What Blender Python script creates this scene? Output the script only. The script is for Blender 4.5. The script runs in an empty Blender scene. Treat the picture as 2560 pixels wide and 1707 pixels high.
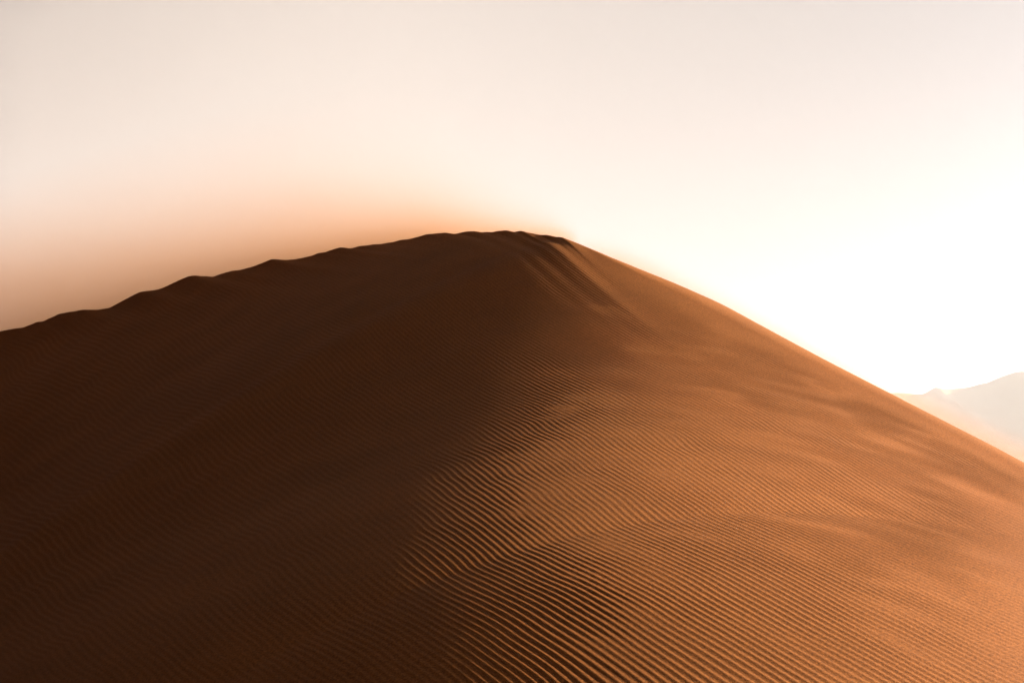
import bpy, math
import numpy as np
from mathutils import Vector

# ------------------------------------------------------------------ camera, sky, sun, exposure
scene = bpy.context.scene
col = scene.collection
CAM_Z = 2.60                      # eye height above the desert floor
SUN_AZ, SUN_EL = 60.0, 15.0       # degrees to the right of the view direction, above the horizon
cam_data = bpy.data.cameras.new('camera')
cam = bpy.data.objects.new('camera', cam_data)
col.objects.link(cam)
cam.location = (0, 0, CAM_Z)
cam.rotation_euler = (math.radians(90 + 5.3088), 0, 0)
cam_data.sensor_width = 36
cam_data.lens = 60
cam_data.clip_start = 0.05
cam_data.clip_end = 20000
scene.camera = cam

world = bpy.data.worlds.new('World')
scene.world = world
world.use_nodes = True
wn = world.node_tree
bg = wn.nodes['Background']
sky = wn.nodes.new('ShaderNodeTexSky')
sky.sky_type = 'NISHITA'
sky.sun_disc = False
sky.sun_elevation = math.radians(SUN_EL)
sky.sun_rotation = math.radians(SUN_AZ)
sky.air_density = 0.01
sky.dust_density = 1.5
sky.ozone_density = 1
wn.links.new(sky.outputs[0], bg.inputs[0])
bg.inputs[1].default_value = 0.05

S = Vector((math.sin(math.radians(SUN_AZ)) * math.cos(math.radians(SUN_EL)),
            math.cos(math.radians(SUN_AZ)) * math.cos(math.radians(SUN_EL)),
            math.sin(math.radians(SUN_EL))))
sun_data = bpy.data.lights.new('sun', 'SUN')
sun_data.energy = 5.0
sun_data.angle = math.radians(0.53)
sun_data.color = (1.0, 0.95, 0.87)
sun = bpy.data.objects.new('sun', sun_data)
sun.rotation_euler = S.to_track_quat('Z', 'Y').to_euler()
sun.location = (30, 25, 30)
col.objects.link(sun)

vs = scene.view_settings
vs.view_transform = 'Standard'
vs.look = 'None'
vs.exposure = 2.05
vs.gamma = 1.0
vs.use_curve_mapping = False
scene.cycles.volume_bounces = 1
scene.cycles.max_bounces = 4
scene.cycles.diffuse_bounces = 2

rng = np.random.default_rng(7)

# ------------------------------------------------------------------ helpers
def tag(o, label=None, cat=None, kind=None, group=None):
    for k, v in (('label', label), ('category', cat), ('kind', kind), ('group', group)):
        if v:
            o[k] = v
    return o

def grid_mesh(name, X, Y, Z, mat):
    """One smooth sheet from three (rows, cols) arrays."""
    r, c = X.shape
    co = np.empty((r * c, 3), np.float32)
    co[:, 0] = X.ravel(); co[:, 1] = Y.ravel(); co[:, 2] = Z.ravel()
    i = np.arange((r - 1) * (c - 1)).reshape(r - 1, c - 1)
    base = (np.arange(r - 1)[:, None] * c + np.arange(c - 1)[None, :]).ravel()
    quads = np.stack([base, base + 1, base + c + 1, base + c], 1).astype(np.int32)
    # make the faces look upward
    a, b, d = co[quads[0, 0]], co[quads[0, 1]], co[quads[0, 3]]
    if np.cross(b - a, d - a)[2] < 0:
        quads = quads[:, ::-1].copy()
    me = bpy.data.meshes.new(name)
    me.vertices.add(r * c)
    me.vertices.foreach_set('co', co.ravel())
    me.loops.add(quads.size)
    me.loops.foreach_set('vertex_index', quads.ravel())
    me.polygons.add(len(quads))
    me.polygons.foreach_set('loop_start', np.arange(0, quads.size, 4, dtype=np.int32))
    me.polygons.foreach_set('loop_total', np.full(len(quads), 4, np.int32))
    me.update(calc_edges=True)
    me.polygons.foreach_set('use_smooth', np.ones(len(quads), bool))
    me.materials.append(mat)
    o = bpy.data.objects.new(name, me)
    col.objects.link(o)
    return o

def waves(X, Y, lam, n, seed, aniso=(1, 1)):
    """Smooth random relief: a sum of n plane waves of wavelengths about lam, about -1..1."""
    r = np.random.default_rng(seed)
    out = np.zeros_like(X)
    for _ in range(n):
        th = r.uniform(0, 2 * math.pi); k = 2 * math.pi / (lam * r.uniform(0.7, 1.6))
        out += np.cos(k * (X * math.cos(th) / aniso[0] + Y * math.sin(th) / aniso[1]) + r.uniform(0, 6.283))
    return out / math.sqrt(n)

def sstep(a, b, x):
    u = np.clip((x - a) / (b - a), 0, 1)
    return u * u * (3 - 2 * u)

# ------------------------------------------------------------------ materials
def sand_material(name, base, grain=True):
    m = bpy.data.materials.new(name)
    m.use_nodes = True
    nt = m.node_tree
    N = nt.nodes; L = nt.links
    bsdf = N['Principled BSDF']
    bsdf.inputs['Roughness'].default_value = 0.85
    bsdf.inputs['Specular IOR Level'].default_value = 0.02
    tc = N.new('ShaderNodeTexCoord')
    def noise(scale, detail=2):
        n = N.new('ShaderNodeTexNoise'); n.inputs['Scale'].default_value = scale
        n.inputs['Detail'].default_value = detail
        L.new(tc.outputs['Object'], n.inputs['Vector'])
        return n
    def ramp(src, lo, hi):
        mr = N.new('ShaderNodeMapRange')
        mr.inputs['From Min'].default_value = 0.3; mr.inputs['From Max'].default_value = 0.7
        mr.inputs['To Min'].default_value = lo; mr.inputs['To Max'].default_value = hi
        L.new(src, mr.inputs['Value'])
        return mr.outputs[0]
    def mul(a, b):
        x = N.new('ShaderNodeMath'); x.operation = 'MULTIPLY'
        L.new(a, x.inputs[0]); L.new(b, x.inputs[1])
        return x.outputs[0]
    f = ramp(noise(0.9, 4).outputs['Fac'], 0.92, 1.08)
    if grain:
        f = mul(f, ramp(noise(75, 3).outputs['Fac'], 0.62, 1.38))
        f = mul(f, ramp(noise(190, 2).outputs['Fac'], 0.75, 1.25))
    tint = N.new('ShaderNodeMix'); tint.data_type = 'RGBA'
    tint.inputs[6].default_value = (*base, 1)
    tint.inputs[7].default_value = (base[0] * 0.96, base[1] * 0.86, base[2] * 0.72, 1)
    L.new(noise(0.5, 3).outputs['Fac'], tint.inputs[0])
    sc = N.new('ShaderNodeVectorMath'); sc.operation = 'SCALE'
    L.new(tint.outputs[2], sc.inputs[0]); L.new(f, sc.inputs['Scale'])
    L.new(sc.outputs[0], bsdf.inputs['Base Color'])
    if grain:
        bp = N.new('ShaderNodeBump'); bp.inputs['Strength'].default_value = 0.5
        bp.inputs['Distance'].default_value = 0.004
        L.new(noise(110, 2).outputs['Fac'], bp.inputs['Height'])
        L.new(bp.outputs[0], bsdf.inputs['Normal'])
    return m

SAND = (0.24, 0.083, 0.0195)
mat_sand = sand_material('rippled_orange_sand', SAND)
mat_far = sand_material('far_orange_sand', SAND, grain=False)
mat_haze_paled = sand_material('haze_paled_far_sand', (0.40, 0.22, 0.11), grain=False)  # far dune's orange sand lightened in colour to stand in for thicker haze

# ------------------------------------------------------------------ the dune
# Plan frame (in units of K metres, eye at the origin): t runs down along the ridge to the right and nearer,
# d is the distance from the ridge on the photographer's side.
K = 2.0
A = np.array([0.67, -0.742]); P = np.array([-0.742, -0.67]); P0 = np.array([0.0, 12.0])
# crest heights along the ridge, relative to the eye: scalloped brink on the left, smooth shoulder on the right
CREST = np.array([(-60, -1), (-30, -0.4), (-18, 0.45), (-12, 1.15), (-9, 1.42), (-6.13, 1.58), (-5.79, 1.596), (-5.52, 1.634), 
    (-5.2, 1.686), (-4.93, 1.696), (-4.74, 1.689), (-4.59, 1.695), (-4.42, 1.743), (-4.19, 1.8), (-3.98, 1.805), (-3.89, 1.822), 
    (-3.71, 1.864), (-3.6, 1.886), (-3.51, 1.886), (-3.31, 1.866), (-3.16, 1.891), (-2.99, 1.897), (-2.81, 1.915), (-2.63, 1.95), 
    (-2.37, 1.927), (-2.17, 1.946), (-2.02, 1.955), (-1.86, 1.975), (-1.75, 1.957), (-1.64, 1.964), (-1.46, 1.963), (-1.35, 1.957), 
    (-1.27, 1.963), (-1.13, 1.964), (-0.91, 1.977), (-0.71, 1.969), (-0.61, 1.949), (-0.51, 1.954), (-0.4, 1.946), (-0.32, 1.929), 
    (-0.27, 1.927), (-0.21, 1.912), (-0.15, 1.919), (-0.06, 1.914), (0.03, 1.89), (0.09, 1.888), (0.2, 1.861), (0.28, 1.842), 
    (0.36, 1.834), (0.45, 1.808), (0.5, 1.804), (0.6, 1.764), (0.78, 1.687), (0.98, 1.597), (1.26, 1.465), (1.46, 1.369), 
    (1.6, 1.308), (2.38, 0.935), (3.04, 0.627), (3.61, 0.359), (4.02, 0.155), (4.97, -0.289), (6.5, -0.8), (9, -1.04), 
    (60, -1.04), ])
TT = np.linspace(-60, 60, 24001)
ZC = np.interp(TT, CREST[:, 0], CREST[:, 1])
def smooth(v, sig):
    n = int(4 * sig / 0.005); k = np.exp(-0.5 * (np.arange(-n, n + 1) * 0.005 / sig) ** 2); k /= k.sum()
    return np.convolve(np.pad(v, n, mode='edge'), k, mode='valid')
ZBASE = smooth(ZC, 0.38)
BUMP = smooth(ZC, 0.012) - ZBASE
ZBODY = ZBASE + BUMP * sstep(0.35, 0.75, TT)     # the right shoulder keeps its height over the whole flank
BUMP = BUMP * sstep(0.75, 0.35, TT) * sstep(-14, -9, TT)
BUMP = BUMP + 0.0035 * sstep(0.5, 0.3, TT) * sstep(-9, -6, TT) * waves(TT, TT * 0, 0.16, 9, 14) * (0.6 + 0.5 * waves(TT, TT * 0, 0.8, 6, 15))
SOFT = smooth(BUMP * sstep(0.40, 0.12, TT), 0.06)
# shape of the face: control heights of a smooth bicubic sheet, rows along t, columns along d, 1.25 apart
FACE = np.array([[-2.116, -2.409, -2.822, -3.360, -4.026, -4.826, -5.765, -6.844, -8.062],
    [-1.798, -2.147, -2.608, -3.182, -3.868, -4.667, -5.576, -6.596, -7.727],
    [-1.452, -1.849, -2.350, -2.954, -3.654, -4.444, -5.317, -6.272, -7.308],
    [-1.087, -1.519, -2.050, -2.675, -3.381, -4.154, -4.985, -5.869, -6.804],
    [-0.714, -1.163, -1.711, -2.346, -3.047, -3.795, -4.576, -5.384, -6.218],
    [-0.359, -0.795, -1.338, -1.966, -2.648, -3.359, -4.085, -4.818, -5.557],
    [-0.059, -0.439, -0.940, -1.533, -2.178, -2.842, -3.510, -4.176, -4.836],
    [0.139, -0.127, -0.527, -1.048, -1.634, -2.244, -2.860, -3.473, -4.078],
    [0.177, 0.111, -0.120, -0.515, -1.022, -1.579, -2.155, -2.736, -3.318],
    [0.048, 0.234, 0.226, 0.023, -0.372, -0.888, -1.440, -2.011, -2.599],
    [-0.114, 0.198, 0.404, 0.463, 0.238, -0.248, -0.785, -1.357, -1.968],
    [-0.072, 0.104, 0.364, 0.639, 0.640, 0.224, -0.284, -0.844, -1.471],
    [0.239, 0.122, 0.241, 0.509, 0.633, 0.399, -0.006, -0.516, -1.136],
    [0.687, 0.239, 0.095, 0.169, 0.277, 0.250, 0.030, -0.383, -0.977]])
HS = 1.25; KT = np.arange(-8, 9.01, HS); KD = np.arange(0, 10.01, HS)
def b3(u):
    u = np.abs(u)
    return np.where(u < 1, 2 / 3 - u * u + u ** 3 / 2, np.where(u < 2, (2 - u) ** 3 / 6, 0))
B0 = b3(-KD / HS)
def face(t, d):
    tc = np.clip(t, -6.5, 7.0).ravel(); dc = np.clip(d, 0, 8.3).ravel()
    out = np.empty_like(tc)
    for i in range(0, len(tc), 200000):
        s = slice(i, i + 200000)
        out[s] = ((b3((tc[s, None] - KT) / HS) @ FACE) * (b3((dc[s, None] - KD) / HS) - B0)).sum(1)
    return (out.reshape(t.shape) - 0.3 * d / (1 + np.exp(np.clip(t / 2, -30, 30))) - 0.05 * d)

def ridge_q(t):
    return np.where(t < 0, 0.8 * (t / 4.29) ** 2 / (1 + 0.02 * t * t), 0.0)

# wind ripples: a phase field whose lines sweep from the brink down across the face
PSI = [-37.192, -25.194, -11.159, 27.138, -8.812, -9.541, 5.888, 1.116, -130.36, 19.042, -33.462, -47.213, 20.351, -12.831, -14.736, 25.815, 1.957, 14.686, 90.544, -78.645, -82.266, -7.33, 58.063, 75.288, 9.181, 113.004, -9.314, -97.588, 36.278, 21.599, -102.85, 116.737, 37.622, -73.132, -111.067, -146.831, 12.434, 22.949, 46.293, -236.177, 60.588, 167.102, -119.873, 33.31]
def psi(x, y):
    u = np.clip(x, -5.2, 2.8) / 4; v = (np.clip(y, 3.9, 16.5) - 8) / 4
    up = [np.ones_like(u)]; vp = [np.ones_like(v)]
    for _ in range(8):
        up.append(up[-1] * u); vp.append(vp[-1] * v)
    out = np.zeros_like(u); n = 0
    for i in range(9):
        for j in range(9 - i):
            if i + j > 0:
                out += PSI[n] * (up[i] * vp[j]); n += 1
    return out

def ripple(x, y):
    r = np.random.default_rng(21)
    xc = np.clip(x, -5.1, 2.7); yc = np.clip(y, 4.0, 16.4)
    e = 0.01
    g = np.hypot((psi(xc + e, yc) - psi(xc - e, yc)) / (2 * e), (psi(xc, yc + e) - psi(xc, yc - e)) / (2 * e))
    lam = 1 / np.clip(1.03 * g, 20, 60)
    ps = 1.03 * psi(x, y) + 0.22 * waves(x, y, 0.9, 10, 31) + 0.10 * waves(x, y, 0.35, 10, 32)
    al = (0.5 * x - 0.87 * y) / 0.033             # along the ripples, in wavelengths
    ph0 = 2 * math.pi * ps
    re = np.cos(ph0); im = np.sin(ph0)
    n = 22; amp = 0.55 / math.sqrt(n)
    for _ in range(n):
        k = 1 + r.normal(0, 0.06); th = r.normal(0, 0.05); ph = r.uniform(0, 6.283)
        a = k * ph0 + 2 * math.pi * th * al + ph
        re += amp * np.cos(a); im += amp * np.sin(a)
    ph = np.arctan2(im, re); mag = np.hypot(re, im)
    prof = np.cos(ph) + 0.25 * np.cos(2 * ph + 0.9)
    env = np.tanh(1.5 * mag) * np.clip(0.97 + 0.07 * waves(x, y, 0.55, 10, 33), 0.6, 1.3)
    win = sstep(-6.5, -4.8, x) * sstep(3.6, 2.8, x) * sstep(3.2, 3.9, y) * sstep(18, 16, y)
    return RIPPLE * (1 + 0.4 * sstep(0, 2, x)) * lam * prof * env * win
RIPPLE = 0.035

def dune_height(x, y):
    """Height relative to the eye at plan position (x, y), all in units of K metres."""
    rx = x - P0[0]; ry = y - P0[1]
    t = rx * A[0] + ry * A[1]; q = rx * P[0] + ry * P[1]
    d = q - ridge_q(t)
    dp = np.maximum(d, 0); dn = np.maximum(-d, 0)
    z = np.interp(t, TT, ZBODY) + face(t, dp)
    right = sstep(0.2, 1.6, t)
    e = 0.02
    s0 = -face(t, np.full_like(t, e)) / e                      # slope of the near side at the ridge
    w = 0.05
    z = z - (1 - right) * 0.5 * (np.sqrt(dn * dn + w * w) - w)
    z = z + right * (s0 * dn / (1 + 1.5 * dn) - 0.55 * dn ** 2 / (1 + 0.8 * dn)) * (dn > 0)
    # scallops of the brink run down the face as fading flutes
    z = z + (np.interp(t - 2.6 * dp, TT, BUMP - SOFT) * np.exp(-dp / 0.07) + np.interp(t - 2.6 * dp, TT, SOFT) * np.exp(-dp / 0.30) * 1.25) * np.exp(-dn / 0.25)
    z = z + sstep(0.15, 1.0, dp) * (0.0003 * waves(x, y, 0.8, 12, 3) + 0.001 * waves(x, y, 1.9, 8, 4))
    z = z + ripple(x, y) * sstep(0.02, 0.35, dp)
    floor = -CAM_Z / K + 0.004
    k = 0.07
    return floor + k * np.logaddexp(0, (z - floor) / k)

def axis(lo, hi, fine_lo, fine_hi, step, grow=1.12):
    v = list(np.arange(fine_lo, fine_hi, step))
    s = step; x = v[-1]; hi_part = []
    while x < hi:
        s = min(s * grow, 1.0); x += s; hi_part.append(x)
    s = step; x = v[0]; lo_part = []
    while x > lo:
        s = min(s * grow, 1.0); x -= s; lo_part.append(x)
    return np.array(lo_part[::-1] + v + hi_part)

av = axis(-26, 24, -5.4, 7.5, 0.0150)             # along the ripples
cv = axis(-14, 18, -1.1, 5.3, 0.0050)            # across the ripples
Ag, Cg = np.meshgrid(av, cv)
DX = P0[0] + 0.5 * Ag - 0.866 * Cg; DY = P0[1] - 0.866 * Ag - 0.5 * Cg
DZ = dune_height(DX, DY)
dune = grid_mesh('sand_dune', DX * K, DY * K, DZ * K + CAM_Z, mat_sand)
tag(dune, 'steep orange sand dune with wind ripples, dark on the left, sunlit on the right flank', 'dune', 'structure')

# ------------------------------------------------------------------ desert floor out to the horizon
g = np.concatenate([-np.geomspace(6000, 20, 60), np.linspace(-19, 19, 20), np.geomspace(20, 6000, 60)])
GX, GY = np.meshgrid(g, g)
rr = np.hypot(GX, GY)
GZ = -0.30 + 0.12 * waves(GX, GY, 45, 8, 51) + np.clip(rr / 900, 0, 1) * 3.0 * waves(GX, GY, 500, 8, 52)
ground = grid_mesh('desert_ground', GX, GY, GZ, mat_far)
tag(ground, 'flat desert floor of orange sand around the dunes', 'ground', 'structure')

# ------------------------------------------------------------------ far dune ridge
FAR = np.array([(-0.02, 0.050), (0.08, 0.056), (0.169, 0.0619), (0.1925, 0.0636), (0.2087, 0.0643), (0.2204, 0.0639), (0.223, 0.06456), (0.2303, 0.0645),
    (0.2373, 0.0636), (0.2419, 0.0641), (0.2456, 0.0663), (0.2479, 0.0678), (0.2491, 0.0679), (0.2536, 0.0666), (0.2644, 0.0676),
    (0.269, 0.06835), (0.2753, 0.0702), (0.2789, 0.0706), (0.2871, 0.0742), (0.2953, 0.0770), (0.3008, 0.0775), (0.334, 0.0843),
    (0.40, 0.105), (0.46, 0.118), (0.52, 0.110), (0.62, 0.075), (0.75, 0.03), (0.9, 0.0)])
FD = 3200.0
fx = FAR[:, 0] * FD; fz = FAR[:, 1] * FD
u = np.linspace(fx[0] - 200, fx[-1], 420)
crest = np.interp(u, fx, fz, left=fz[0] * 0.6)
v = np.linspace(-900, 900, 110)
UX, VY = np.meshgrid(u, v)
h = crest[None, :] * np.clip(1 - np.abs(VY) / (850 + 0 * UX), 0, 1) ** 1.1
h = h + 3.0 * waves(UX, VY, 150, 10, 61) * sstep(0, 60, np.abs(VY)) * sstep(1, 20, h)
fd = grid_mesh('far_dune', UX, FD + VY, h - 2.0, mat_haze_paled)
tag(fd, 'tall far dune ridge fading into the bright haze at right', 'dune', 'structure')

# ------------------------------------------------------------------ dusty air
def volume_box(name, lo, hi, mat):
    v = [(x, y, z) for x in (lo[0], hi[0]) for y in (lo[1], hi[1]) for z in (lo[2], hi[2])]
    f = [(0, 1, 3, 2), (4, 6, 7, 5), (0, 4, 5, 1), (2, 3, 7, 6), (0, 2, 6, 4), (1, 5, 7, 3)]
    me = bpy.data.meshes.new(name); me.from_pydata(v, [], f); me.materials.append(mat)
    o = bpy.data.objects.new(name, me); col.objects.link(o)
    return o

def volume_material(name, color, density, aniso):
    m = bpy.data.materials.new(name); m.use_nodes = True
    nt = m.node_tree
    for n in list(nt.nodes):
        if n.type == 'BSDF_PRINCIPLED': nt.nodes.remove(n)
    out = [n for n in nt.nodes if n.type == 'OUTPUT_MATERIAL'][0]
    pv = nt.nodes.new('ShaderNodeVolumePrincipled')
    pv.inputs['Color'].default_value = (*color, 1)
    pv.inputs['Density'].default_value = density
    pv.inputs['Density Attribute'].default_value = ''
    pv.inputs['Anisotropy'].default_value = aniso
    nt.links.new(pv.outputs[0], out.inputs['Volume'])
    return m, pv

mh, _ = volume_material('pale_haze', (0.97, 0.935, 0.87), 0.000055, 0.55)
haze = volume_box('haze', (-6100, -6100, -15), (6100, 6100, 390), mh)
tag(haze, 'pale dusty haze filling the desert air', 'haze', 'stuff')

# sand blown off the brink, and the fine dust hanging behind the crest
def ridge_box(name, mat, t0, t1, b0, b1, z0, z1):
    """Closed box in the frame of the ridge (metres): t along it, b behind it."""
    v = []
    for tt in (t0, t1):
        for bb in (b0, b1):
            px = tt * A[0] - bb * P[0]; py = P0[1] * K + tt * A[1] - bb * P[1]
            for zz in (z0, z1): v.append((px, py, zz))
    f = [(0, 1, 3, 2), (4, 6, 7, 5), (0, 4, 5, 1), (2, 3, 7, 6), (0, 2, 6, 4), (1, 5, 7, 3)]
    me = bpy.data.meshes.new(name); me.from_pydata(v, [], f); me.materials.append(mat)
    o = bpy.data.objects.new(name, me); col.objects.link(o)
    return o

class Nodes:
    """Position of a shading point in the frame of the ridge, plus small maths helpers."""
    def __init__(self, m):
        self.nt = m.node_tree; self.N = self.nt.nodes; self.L = self.nt.links
        self.geo = self.N.new('ShaderNodeNewGeometry')
        sep = self.N.new('ShaderNodeSeparateXYZ'); self.L.new(self.geo.outputs['Position'], sep.inputs[0])
        x, y, self.z = sep.outputs
        yy = self('SUBTRACT', y, P0[1] * K)
        self.t = self('ADD', self('MULTIPLY', x, A[0]), self('MULTIPLY', yy, A[1]))
        self.b = self('ADD', self('MULTIPLY', x, -P[0]), self('MULTIPLY', yy, -P[1]))
    def __call__(self, op, a, b=None, clamp=False):
        n = self.N.new('ShaderNodeMath'); n.operation = op; n.use_clamp = clamp
        for i, v in enumerate((a, b)):
            if v is None: continue
            if isinstance(v, (int, float)): n.inputs[i].default_value = v
            else: self.L.new(v, n.inputs[i])
        return n.outputs[0]
    def noise(self, scale, rot=0.0, detail=2):
        mp = self.N.new('ShaderNodeMapping'); mp.inputs['Scale'].default_value = scale
        mp.inputs['Rotation'].default_value = (0, rot, 0)
        self.L.new(self.geo.outputs['Position'], mp.inputs['Vector'])
        nz = self.N.new('ShaderNodeTexNoise'); nz.inputs['Scale'].default_value = 1.0; nz.inputs['Detail'].default_value = detail
        self.L.new(mp.outputs[0], nz.inputs['Vector'])
        return nz.outputs['Fac']

def blown_sand():
    m, pv = volume_material('blown_sand', (0.47, 0.235, 0.105), 0.0, 0.3)
    q = Nodes(m); t, b, z = q.t, q.b, q.z
    # spindrift: starts at the shoulder, thickens and rises downwind
    lee = q('MAXIMUM', q('SUBTRACT', q('SUBTRACT', 1.3, t), q('MULTIPLY', b, 0.95)), 0.0)
    zr = q('SUBTRACT', CAM_Z + 2.039 * K, q('MULTIPLY', t, 0.4697))           # edge of the right shoulder
    ztop = q('MINIMUM', q('SUBTRACT', CAM_Z + 1.90 * K, q('MULTIPLY', lee, 0.045)), zr)
    hgt = q('MAXIMUM', q('SUBTRACT', z, ztop), 0.0)
    hs = q('ADD', 0.06, q('MULTIPLY', lee, 0.090))
    e1 = q('DIVIDE', q('EXPONENT', q('MULTIPLY', q('DIVIDE', hgt, hs), -1.0)), q('MULTIPLY', q('ADD', hs, 0.25), q('ADD', 1.0, q('MULTIPLY', lee, 0.09))))
    gust = q('ADD', 0.5, q('MULTIPLY', q.noise((0.16, 0.16, 0.6), math.radians(-8)), 1.0))
    low = q('MULTIPLY', q('MULTIPLY', e1, q('MULTIPLY', lee, 0.28, True)), q('MULTIPLY', gust, SPINDRIFT))
    # grains skimming off the edge of the right shoulder
    up = q('MAXIMUM', q('SUBTRACT', z, zr), 0.0)
    e3 = q('EXPONENT', q('MULTIPLY', up, -1.0 / 0.04))
    edge = q('MULTIPLY', q('MULTIPLY', q('SUBTRACT', t, 0.6), 1.0, True), q('SUBTRACT', 1.6, b, True))
    skim = q('MULTIPLY', q('MULTIPLY', e3, edge), SKIM)
    dens = q('MULTIPLY', q('ADD', low, skim), q('MULTIPLY', q('ADD', b, 0.1), 3.0, True))
    q.L.new(dens, pv.inputs['Density'])
    m.cycles.volume_step_rate = 0.45
    o = ridge_box('blown_sand', m, -32, 9.5, -0.1, 9, 2.0, 9.5)
    tag(o, 'orange veil of wind blown sand streaming off the dune crest', 'blown sand', 'stuff')

def dust_veil():
    m, pv = volume_material('fine_dust', (0.93, 0.87, 0.83), 0.0, 0.45)
    q = Nodes(m); t, b, z = q.t, q.b, q.z
    lee = q('MAXIMUM', q('SUBTRACT', q('SUBTRACT', 16.0, t), q('MULTIPLY', b, 0.8)), 0.0)
    hgt = q('MAXIMUM', q('SUBTRACT', z, CAM_Z + 1.5 * K), 0.0)
    e = q('EXPONENT', q('MULTIPLY', hgt, -1.0 / 20.0))
    dens = q('MULTIPLY', q('MULTIPLY', e, q('MULTIPLY', lee, 1.0 / 26.0, True)), q('MULTIPLY', q('MULTIPLY', b, 0.4, True), VEIL))
    q.L.new(dens, pv.inputs['Density'])
    m.cycles.volume_step_rate = 3.0
    o = ridge_box('dust_veil', m, -60, 16, 0, 22, 0.4, 26)
    tag(o, 'pale fine dust hanging in the air behind the shaded crest', 'dust', 'stuff')

SPINDRIFT, SKIM, VEIL = 1.9, 0.6, 0.0205
blown_sand()
dust_veil()
